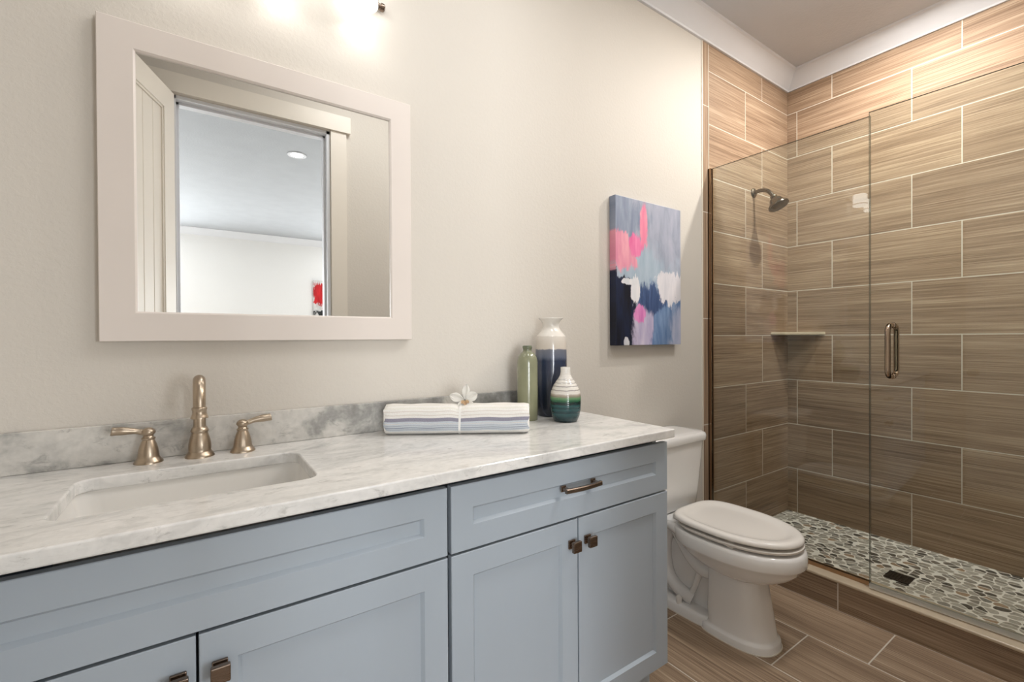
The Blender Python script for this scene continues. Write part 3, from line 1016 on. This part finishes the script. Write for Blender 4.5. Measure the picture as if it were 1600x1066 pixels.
lathe_thing('small_striped_vase', 'small round teal and white striped bud vase in front of the tall vase', 'vase',
            [(0.0, 0.0), (0.040, 0.0), (0.045, 0.004), (0.052, 0.022), (0.0565, 0.045), (0.058, 0.070), (0.0575, 0.092), (0.054, 0.113), (0.046, 0.133), (0.035, 0.150), (0.026, 0.162), (0.0205, 0.173), (0.0185, 0.185), (0.0185, 0.200), (0.0178, 0.203), (0.0145, 0.203), (0.014, 0.18), (0.0, 0.17)], (1.132, -0.241, CZ1), small)

# folded striped towel, tied with ribbon
TW = thing('hand_towel', 'folded white towel with blue-grey stripes, tied with white ribbon on the counter', 'towel', (0.704, -0.192, CZ1), math.radians(-32.3))
Lt, Dt, Ht = 0.462, 0.098, 0.097


def towel_section(f, pinch):
    """closed loop in local (y, z), returns points and stripe coordinate"""
    n = 72
    out = []
    for k in range(n):
        a = 2 * PI * k / n
        c, s = math.cos(a), math.sin(a)
        e = 3.0
        y = Dt / 2 * math.copysign(abs(c) ** (2 / e), c)
        z = Ht / 2 + Ht / 2 * math.copysign(abs(s) ** (2 / e), s)
        y += 0.0006 * math.sin(9 * a + 3 * f)
        z += 0.0010 * math.sin(5 * a + 4 * f) * (1 if s > -0.3 else 0)
        z += -0.004 * (y / (Dt / 2)) * (1 if s > 0 else 0)
        z *= (1 - 0.06 * pinch)
        y *= (1 - 0.06 * pinch)
        out.append((y, max(z, 0.0)))
    ac = [0.0]
    for k in range(1, n + 1):
        p, q = out[k - 1], out[k % n]
        ac.append(ac[-1] + math.hypot(p[0] - q[0], p[1] - q[1]))
    return [(o_[0], o_[1], ac[k] / ac[-1]) for k, o_ in enumerate(out)]


bm = B()
uvl = bm.loops.layers.uv.new('stripe')
rows = []
NX = 64
for i in range(NX + 1):
    f = i / NX
    x = -Lt / 2 + Lt * f
    pinch = math.exp(-((f - 0.515) / 0.035) ** 2)
    sec = towel_section(f * 6, pinch)
    endr = min(f, 1 - f) * Lt
    k_ = 1 - 0.05 * max(0, 1 - endr / 0.012)
    row = []
    for (y, z, a) in sec:
        xx = x + 0.004 * math.sin(7 * a * 2 * PI) * (1 if i in (0, NX) else 0.3)
        row.append((bm.verts.new((xx, y * k_, (z - Ht / 2) * k_ + Ht / 2 if z > 0.001 else z)), a))
    rows.append(row)
for i in range(NX):
    n = len(rows[0])
    for k in range(n):
        j = (k + 1) % n
        f_ = bm.faces.new((rows[i][k][0], rows[i + 1][k][0], rows[i + 1][j][0], rows[i][j][0]))
        us = (rows[i][k][1], rows[i][k][1], rows[i][j][1] if j else 1.0, rows[i][j][1] if j else 1.0)
        for lp, u_ in zip(f_.loops, us):
            lp[uvl].uv = (u_, i / NX)
# layered folds on both ends
for side, row in ((-1, rows[0]), (1, rows[-1])):
    prev = [v for v, a in row]
    for q, (sc, dx) in enumerate(((0.93, 0.003), (0.90, -0.004), (0.78, 0.002), (0.74, -0.006), (0.6, 0.001), (0.56, -0.006), (0.38, 0.0), (0.34, -0.006), (0.1, -0.003))):
        cur = [bm.verts.new((side * (Lt / 2 + dx), v.co.y * sc, Ht / 2 + (v.co.z - Ht / 2) * sc)) for v, a in row]
        for k in range(len(cur)):
            j = (k + 1) % len(cur)
            fc = bm.faces.new((prev[k], prev[j], cur[j], cur[k]))
            for lp in fc.loops:
                lp[uvl].uv = (0.40, 0.5)
        prev = cur
    bm.faces.new(prev)
t = NT('striped_towel')
uvn = t.n('ShaderNodeUVMap')
uvn.uv_map = 'stripe'
sx_ = t.sep(uvn.outputs[0])[0]
v = t.coords()
wob = t.noise(v, 25.0, 2.0)
sx_ = t.m('ADD', sx_, t.m('MULTIPLY', t.m('SUBTRACT', wob, 0.5), 0.004))
wt, cr_, bg, gp, lb, db = rgb(236, 233, 228), rgb(230, 227, 218), rgb(219, 211, 203), rgb(148, 146, 160), rgb(200, 206, 212), rgb(150, 156, 168)
st = [(0.0, wt), (0.20, cr_), (0.225, wt), (0.26, cr_), (0.285, wt), (0.32, cr_), (0.335, wt), (0.365, cr_), (0.383, wt), (0.405, bg), (0.412, wt), (0.438, bg), (0.446, wt),
      (0.472, gp), (0.506, lb), (0.524, bg), (0.530, lb), (0.546, db), (0.550, lb), (0.566, db), (0.571, lb), (0.585, db), (0.589, lb), (0.602, wt), (0.70, lb), (0.80, gp), (0.82, wt)]
c = t.ramp(sx_, st, 'CONSTANT')
wv = t.noise(v, 420.0, 2.0)
c = t.mix(0.12, c, t.ramp(wv, [(0.3, rgb(150, 150, 150)), (0.7, rgb(240, 240, 240))]), 'MULTIPLY')
t.bsdf(c, 0.95, 0, t.bump(t.m('ADD', wv, wob), 0.5, 0.003), 0.1)
part('cloth', bm, t.mat, TW, local=True, angle=50)
bm = B()
ring = towel_section(3.0, 1.0)
xr_ = -Lt / 2 + Lt * 0.515
loops = []
for (y, z, a) in ring:
    yc, zc_ = y, z
    d = Vector((0, yc, zc_ - Ht / 2)).normalized()
    sk_ = 0.004 * (z / Ht)
    p = Vector((xr_ + sk_, yc, max(zc_, 0.0012)))
    loops.append([p + Vector((-0.0035, 0, 0)) + d * 0.0002, p + Vector((0.0035, 0, 0)) + d * 0.0002, p + Vector((0.0035, 0, 0)) + d * 0.0018, p + Vector((-0.0035, 0, 0)) + d * 0.0018])
loops.append(loops[0])
loft(bm, loops, False, False)
bmesh.ops.remove_doubles(bm, verts=list(bm.verts), dist=1e-6)
part('ribbon', bm, MAT['ribbon'], TW, local=True)

# orchid bloom tucked under the ribbon
oc = Vector((0.719, -0.212, CZ1 + Ht + 0.012))
OR = thing('orchid', 'white orchid bloom with orange centre lying on the towel', 'flower', oc)
facing = (CAM + Vector((0.1, 0, 0.4)) - oc).normalized()
qf = Vector((0, 0, 1)).rotation_difference(facing)
up_l = qf.inverted() @ Vector((0, 0, 1))
base_a = math.atan2(up_l.y, up_l.x)


def petal(parent, ang, ln, wd, cup, mat, name, z0=0.0):
    bm = B()
    nu, nv = 10, 8
    grid = []
    for i in range(nu + 1):
        u = i / nu
        hw = wd * (math.sin(PI * min(1, u * 0.96 + 0.04)) ** 0.7) * (0.55 + 0.6 * u if u < 0.6 else 0.91)
        rowv = []
        for k in range(nv + 1):
            s = -1 + 2 * k / nv
            x = 0.003 + ln * u
            y = hw * s
            z = z0 + cup * u * u + 0.25 * hw * s * s - 0.002 * math.sin(6 * s + ang)
            v_ = Vector((x * math.cos(ang) - y * math.sin(ang), x * math.sin(ang) + y * math.cos(ang), z))
            rowv.append(bm.verts.new(qf @ v_))
        grid.append(rowv)
    for i in range(nu):
        for k in range(nv):
            bm.faces.new((grid[i][k], grid[i + 1][k], grid[i + 1][k + 1], grid[i][k + 1]))
    ret = bmesh.ops.solidify(bm, geom=list(bm.faces), thickness=0.0008)
    return part(name, bm, mat, parent, local=True)


for da, ln, wd, cup in ((-0.15, 0.052, 0.0150, 0.002), (1.25, 0.050, 0.018, 0.002), (-1.15, 0.044, 0.019, 0.002), (2.55, 0.034, 0.014, 0.0), (-2.35, 0.036, 0.014, 0.0)):
    petal(OR, base_a + da, ln, wd, cup, MAT['petal'], 'petal')
for da, ln in ((2.4, 0.015), (-2.4, 0.015), (PI, 0.018)):
    petal(OR, base_a + da, ln, 0.007, 0.005, MAT['lip'], 'lip', 0.003)

# ------------------------------------------------------------------ toilet
TX = 1.872
to = thing('toilet', 'white two-piece toilet with closed lid between vanity and shower', 'toilet', (TX, -0.35, 0))
bm = B()
up = [(0.262, -0.600, -0.39, -0.50, 0.085, 2.3, 2.3), (0.272, -0.632, -0.36, -0.49, 0.107, 2.2, 2.2), (0.290, -0.672, -0.32, -0.48, 0.134, 2.1, 2.2), (0.312, -0.704, -0.285, -0.47, 0.156, 2.1, 2.3),
      (0.335, -0.726, -0.26, -0.47, 0.172, 2.1, 2.4), (0.355, -0.737, -0.25, -0.47, 0.180, 2.1, 2.6), (0.362, -0.747, -0.245, -0.47, 0.1875, 2.1, 2.8), (0.368, -0.750, -0.24, -0.47, 0.189, 2.1, 2.8),
      (0.405, -0.748, -0.235, -0.47, 0.187, 2.1, 2.8), (0.416, -0.744, -0.24, -0.47, 0.183, 2.1, 2.8), (0.420, -0.734, -0.25, -0.47, 0.174, 2.1, 2.8)]
loft(bm, [oval(TX, yf, yb, yc, hw, z, nf, nb) for z, yf, yb, yc, hw, nf, nb in up])
# deck under the tank, flowing into the rim
dk = [(0.360, 0.078, -0.30), (0.372, 0.098, -0.31), (0.39, 0.112, -0.32), (0.412, 0.118, -0.33), (0.421, 0.114, -0.33)]
loft(bm, [rrect(TX - hw, TX + hw, yf, -0.03, 0.035, z) for z, hw, yf in dk])
# neck from the deck to the bowl on either side
for sg in (-1, 1):
    tube(bm, smooth_path([(TX + sg * 0.085, -0.10, 0.395), (TX + sg * 0.092, -0.2, 0.395), (TX + sg * 0.118, -0.29, 0.392), (TX + sg * 0.148, -0.36, 0.388)], 6), [0.022, 0.024, 0.028, 0.03], 16)
bowl = part('bowl', bm, MAT['porcelain'], to, angle=70)
bm = B()
colm = [(0.30, -0.592, -0.400, -0.49, 0.086, 3.0, 7.0), (0.20, -0.606, -0.398, -0.49, 0.090, 3.0, 7.0), (0.10, -0.624, -0.396, -0.49, 0.096, 3.0, 7.0), (0.045, -0.638, -0.394, -0.48, 0.101, 2.5, 4.0),
        (0.036, -0.642, -0.39, -0.48, 0.103, 2.5, 4.0), (0.031, -0.650, -0.38, -0.48, 0.109, 2.5, 4.0), (0.026, -0.652, -0.37, -0.48, 0.111, 2.5, 4.0), (0.0, -0.654, -0.365, -0.48, 0.112, 2.5, 4.0)]
loft(bm, [oval(TX, yf, yb, yc, hw, z, nf, nb) for z, yf, yb, yc, hw, nf, nb in colm])
# low foot behind the pedestal
foot = [(0.046, -0.42, -0.125, 0.084), (0.043, -0.42, -0.115, 0.092), (0.034, -0.42, -0.108, 0.098), (0.0, -0.42, -0.105, 0.101)]
loft(bm, [oval(TX, yf, yb, -0.25, hw, z, 5.0, 2.6) for z, yf, yb, hw in foot])
# central web and trapway
loft(bm, [rrect(TX - 0.030, TX + 0.030, -0.41, -0.15, 0.02, z) for z in (0.03, 0.30)])
for sg in (-1, 1):
    tube(bm, smooth_path([(TX + sg * 0.030, -0.40, 0.225), (TX + sg * 0.036, -0.355, 0.220), (TX + sg * 0.040, -0.30, 0.255), (TX + sg * 0.041, -0.25, 0.315), (TX + sg * 0.036, -0.215, 0.352), (TX + sg * 0.034, -0.185, 0.345),
                          (TX + sg * 0.036, -0.160, 0.29), (TX + sg * 0.040, -0.160, 0.20), (TX + sg * 0.042, -0.180, 0.13), (TX + sg * 0.044, -0.225, 0.088), (TX + sg * 0.042, -0.275, 0.07), (TX + sg * 0.036, -0.30, 0.06)], 6),
         [0.030, 0.032, 0.031, 0.030, 0.029, 0.028, 0.028, 0.028, 0.029, 0.030, 0.031, 0.029], 20)
    tube(bm, smooth_path([(TX + sg * 0.036, -0.285, 0.065), (TX + sg * 0.038, -0.315, 0.13), (TX + sg * 0.038, -0.34, 0.205)], 6), [0.014, 0.012, 0.014], 12)
part('base', bm, MAT['porcelain'], to, angle=60)
bm = B()
loft(bm, [oval(TX, -0.657, -0.362, -0.48, 0.1145, z, 2.5, 4.0) for z in (0.0, 0.0035)])
loft(bm, [oval(TX, -0.42, -0.102, -0.25, 0.1035, z, 5.0, 2.6) for z in (0.0, 0.0035)])
part('caulk_line', bm, MAT['grout'], to, smooth=False)
for sg in (-1, 1):
    bm = B(); lathe(bm, [(0.0125, 0.03), (0.0128, 0.062), (0.0115, 0.071), (0.007, 0.076), (0.0, 0.077)], (TX + sg * 0.082, -0.262, 0), n=20)
    part('bolt_cap', bm, MAT['seat'], to)
# seat and lid
bm = B()
loft(bm, [oval(TX, -0.742 + d, -0.262 - d, -0.47, 0.184 - d, z, 2.1, 3.2) for z, d in ((0.4305, 0.014), (0.4305, 0.005), (0.4320, 0.003), (0.4390, 0.003), (0.4405, 0.006), (0.4405, 0.03))])
part('seat', bm, MAT['seat'], to, angle=60)
bm = B()
ld_ = [(0.4530, 0.02), (0.4525, 0.002), (0.4535, 0.0005), (0.456, 0.0), (0.463, 0.0005), (0.469, 0.004), (0.4725, 0.011), (0.4735, 0.019), (0.4728, 0.028), (0.4695, 0.038), (0.4655, 0.048), (0.4635, 0.058), (0.463, 0.075), (0.464, 0.11), (0.4645, 0.15)]
loft(bm, [oval(TX, -0.738 + d * 1.15, -0.250 - d, -0.47, 0.181 - d, z, 2.1, 3.6) for z, d in ld_])
part('lid', bm, MAT['seat'], to, angle=60)
for sg in (-1, 1):
    bm = B()
    bevbox(bm, TX + sg * 0.150 - 0.012, TX + sg * 0.150 + 0.012, -0.56, -0.535, 0.4195, 0.4310, 0.002)
    bevbox(bm, TX + sg * 0.140 - 0.012, TX + sg * 0.140 + 0.012, -0.56, -0.535, 0.4400, 0.4535, 0.002)
    part('bumper', bm, MAT['seat'], to, smooth=False)
for sg in (-1, 1):
    bm = B(); bevbox(bm, TX + sg * 0.075 - 0.02, TX + sg * 0.075 + 0.02, -0.272, -0.236, 0.419, 0.447, 0.006, 3)
    part('hinge', bm, MAT['seat'], to)
# tank and tank lid
bm = B()
tk = [(0.424, 0.162, -0.195, -0.045, 0.04), (0.430, 0.170, -0.203, -0.040, 0.045), (0.50, 0.178, -0.208, -0.034, 0.045), (0.62, 0.189, -0.216, -0.028, 0.045), (0.745, 0.200, -0.222, -0.022, 0.045)]
loft(bm, [rrect(TX - hw, TX + hw, y0, y1, r, z, 8) for z, hw, y0, y1, r in tk])
part('tank', bm, MAT['porcelain'], to, angle=60)
bm = B()
tl = [(0.742, 0.203, -0.225, -0.020, 0.045), (0.744, 0.210, -0.232, -0.016, 0.05), (0.748, 0.212, -0.234, -0.015, 0.05), (0.768, 0.213, -0.235, -0.014, 0.05), (0.779, 0.209, -0.231, -0.016, 0.05), (0.785, 0.198, -0.221, -0.022, 0.05), (0.787, 0.16, -0.19, -0.05, 0.05)]
loft(bm, [rrect(TX - hw, TX + hw, y0, y1, r, z, 8) for z, hw, y0, y1, r in tl])
part('tank_lid', bm, MAT['porcelain'], to, angle=60)

# ------------------------------------------------------------------ shower
XG = 2.450
GT = 0.0095
ZG0, ZG1 = 0.150, 2.222
YE = -0.776


def pane(bm, y0, y1, z0, z1):
    vs = box(bm, XG - GT / 2, XG + GT / 2, y0, y1, z0, z1)
    bm.faces.ensure_lookup_table()
    for f in list(bm.faces)[-6:]:
        f.normal_update()
        f.material_index = 0 if abs(f.normal.x) > 0.5 else (1 if f.normal.z > -0.5 else 2)


gp = thing('shower_glass_panel', 'fixed clear glass shower panel standing on the curb beside the toilet', 'shower screen', (XG, -0.39, 0.142))
bm = B(); pane(bm, YE + 0.002, -0.008, ZG0, ZG1)
part('glass', bm, [MAT['glass'], MAT['glass_edge'], MAT['sweep']], gp, smooth=False)
bm = B()
for a, b in ((XG - 0.0125, XG - 0.0055), (XG + 0.0055, XG + 0.0125)):
    box(bm, a, b, -0.020, -0.0015, 0.144, ZG1 + 0.002)
box(bm, XG - 0.0125, XG + 0.0125, -0.0075, -0.0015, 0.144, ZG1 + 0.002)
part('wall_channel', bm, MAT['chrome'], gp, smooth=False)
bm = B()
for a, b in ((XG - 0.0115, XG - 0.0055), (XG + 0.0055, XG + 0.0115)):
    box(bm, a, b, YE + 0.003, -0.020, 0.1425, 0.160)
part('curb_channel', bm, metal_mat('curb_channel_metal', rgb(188, 156, 126), 0.4), gp, smooth=False)

gd = thing('shower_glass_door', 'frameless clear glass shower door with a looped metal pull', 'shower door', (XG, -1.535, 0.142), math.radians(2.6))
bm = B(); pane(bm, -1.535, YE - 0.003, ZG0 + 0.008, ZG1 + 0.004)
part('glass', bm, [MAT['glass'], MAT['glass_edge'], MAT['sweep']], gd, smooth=False)
bm = B()
box(bm, XG - 0.008, XG - 0.0052, -1.535, YE - 0.003, 0.148, 0.168)
box(bm, XG + 0.0052, XG + 0.008, -1.535, YE - 0.003, 0.148, 0.168)
part('door_sweep', bm, MAT['sweep'], gd, smooth=False)
bm = B()
hy, hz0, hz1 = -0.858, 1.080, 1.296
off = 0.058
for sg in (-1, 1):
    xs = XG + sg * GT / 2
    pts = [(xs, hy, hz0), (xs + sg * 0.028, hy, hz0 + 0.0), (xs + sg * 0.046, hy, hz0 + 0.006), (xs + sg * off, hy, hz0 + 0.024), (xs + sg * off, hy, hz0 + 0.07), (xs + sg * off, hy, hz1 - 0.07), (xs + sg * off, hy, hz1 - 0.024), (xs + sg * 0.046, hy, hz1 - 0.006), (xs + sg * 0.028, hy, hz1), (xs, hy, hz1)]
    tube(bm, smooth_path(pts, 5), 0.0098, 20)
    for z in (hz0, hz1):
        lathe(bm, [(0.0125, 0.0), (0.0125, 0.003), (0.010, 0.004)], (xs, hy, z), (sg, 0, 0), 20)
part('pull_handle', bm, MAT['chrome'], gd, label='brushed nickel looped pull')

sh = thing('showerhead', 'dark nickel shower head on a bent arm from the tiled wall', 'shower head', (2.943, 0.0, 2.174))
bm = B(); lathe(bm, [(0.030, 0.0005), (0.030, 0.004), (0.026, 0.010), (0.016, 0.014), (0.0, 0.015)], (2.943, 0, 2.174), (0, -1, 0), 32)
part('flange', bm, MAT['pewter'], sh)
bm = B(); tube(bm, smooth_path([(2.943, -0.005, 2.174), (2.943, -0.05, 2.178), (2.943, -0.088, 2.165), (2.943, -0.115, 2.135), (2.943, -0.124, 2.122)], 6), 0.0118, 18)
part('arm', bm, MAT['pewter'], sh)
bm = B()
lathe(bm, [(0.0, -0.004), (0.014, -0.004), (0.019, 0.002), (0.019, 0.010), (0.016, 0.014), (0.024, 0.018), (0.033, 0.028), (0.039, 0.042), (0.046, 0.055), (0.056, 0.064), (0.059, 0.070), (0.059, 0.078), (0.055, 0.081)], (2.943, -0.122, 2.124), (0, -0.45, -0.89), 40)
hd = part('head', bm, MAT['pewter'], sh)
bm = B()
axv = Vector((0, -0.45, -0.89)).normalized()
hc = Vector((2.943, -0.122, 2.124)) + axv * 0.0800
lathe(bm, [(0.055, -0.002), (0.055, 0.0), (0.03, -0.0005), (0.0, -0.001)], hc, axv, 36)
qh = Vector((0, 0, 1)).rotation_difference(axv)
for rr, cnt in ((0.016, 8), (0.031, 14), (0.046, 20)):
    for k in range(cnt):
        a = 2 * PI * k / cnt
        lathe(bm, [(0.0022, -0.001), (0.0018, 0.0022), (0.0, 0.0024)], hc + qh @ Vector((rr * math.cos(a), rr * math.sin(a), 0)), axv, 8)
part('spray_face', bm, MAT['dark'], hd)

# corner shelf, triangular with a rounded front
bm = B()
cx_, cy_ = XR, 0.0
tri = []
Ls = 0.238
for k in range(17):
    u = k / 16
    p = Vector((cx_ - Ls * (1 - u), cy_ - Ls * u * 0.985, 0))
    bulge = 0.012 * math.sin(PI * u)
    p += Vector((-1, -1, 0)).normalized() * bulge
    tri.append(p)
tri = [Vector((cx_ - 0.001, cy_ - 0.001, 0))] + [Vector((min(p.x, cx_ - 0.001), min(p.y, -0.001), 0)) for p in tri]
loft(bm, [[p + Vector((0, 0, 1.262)) for p in tri], [p + Vector((0, 0, 1.280)) for p in tri]])
o = finish('corner_shelf', bm, MAT['cream'], smooth=False, bevel=0.003)
tag(o, 'cream stone corner shelf on the tiled shower walls', 'shelf')

# floor drain with slotted square grate
fd = thing('shower_drain', 'dark square drain grate in the pebble shower floor', 'drain', (2.892, -0.753, SF))
bm = B()
hx_ = 0.050
for a, b, c_, d_ in ((-hx_, hx_, -hx_, -hx_ + 0.008), (-hx_, hx_, hx_ - 0.008, hx_), (-hx_, -hx_ + 0.008, -hx_, hx_), (hx_ - 0.008, hx_, -hx_, hx_)):
    box(bm, 2.892 + a, 2.892 + b, -0.753 + c_, -0.753 + d_, SF + 0.0003, SF + 0.004)
part('drain_frame', bm, MAT['drainmetal'], fd, smooth=False)
bm = B()
for k in range(7):
    q = -hx_ + 0.012 + k * (2 * hx_ - 0.024) / 6
    box(bm, 2.892 + q - 0.003, 2.892 + q + 0.003, -0.753 - hx_ + 0.006, -0.753 + hx_ - 0.006, SF + 0.0012, SF + 0.0035)
    box(bm, 2.892 - hx_ + 0.006, 2.892 + hx_ - 0.006, -0.753 + q - 0.003, -0.753 + q + 0.003, SF + 0.0012, SF + 0.0032)
box(bm, 2.892 - hx_ + 0.004, 2.892 + hx_ - 0.004, -0.753 - hx_ + 0.004, -0.753 + hx_ - 0.004, SF + 0.0003, SF + 0.001)
part('grate', bm, MAT['drainmetal'], fd, smooth=False)
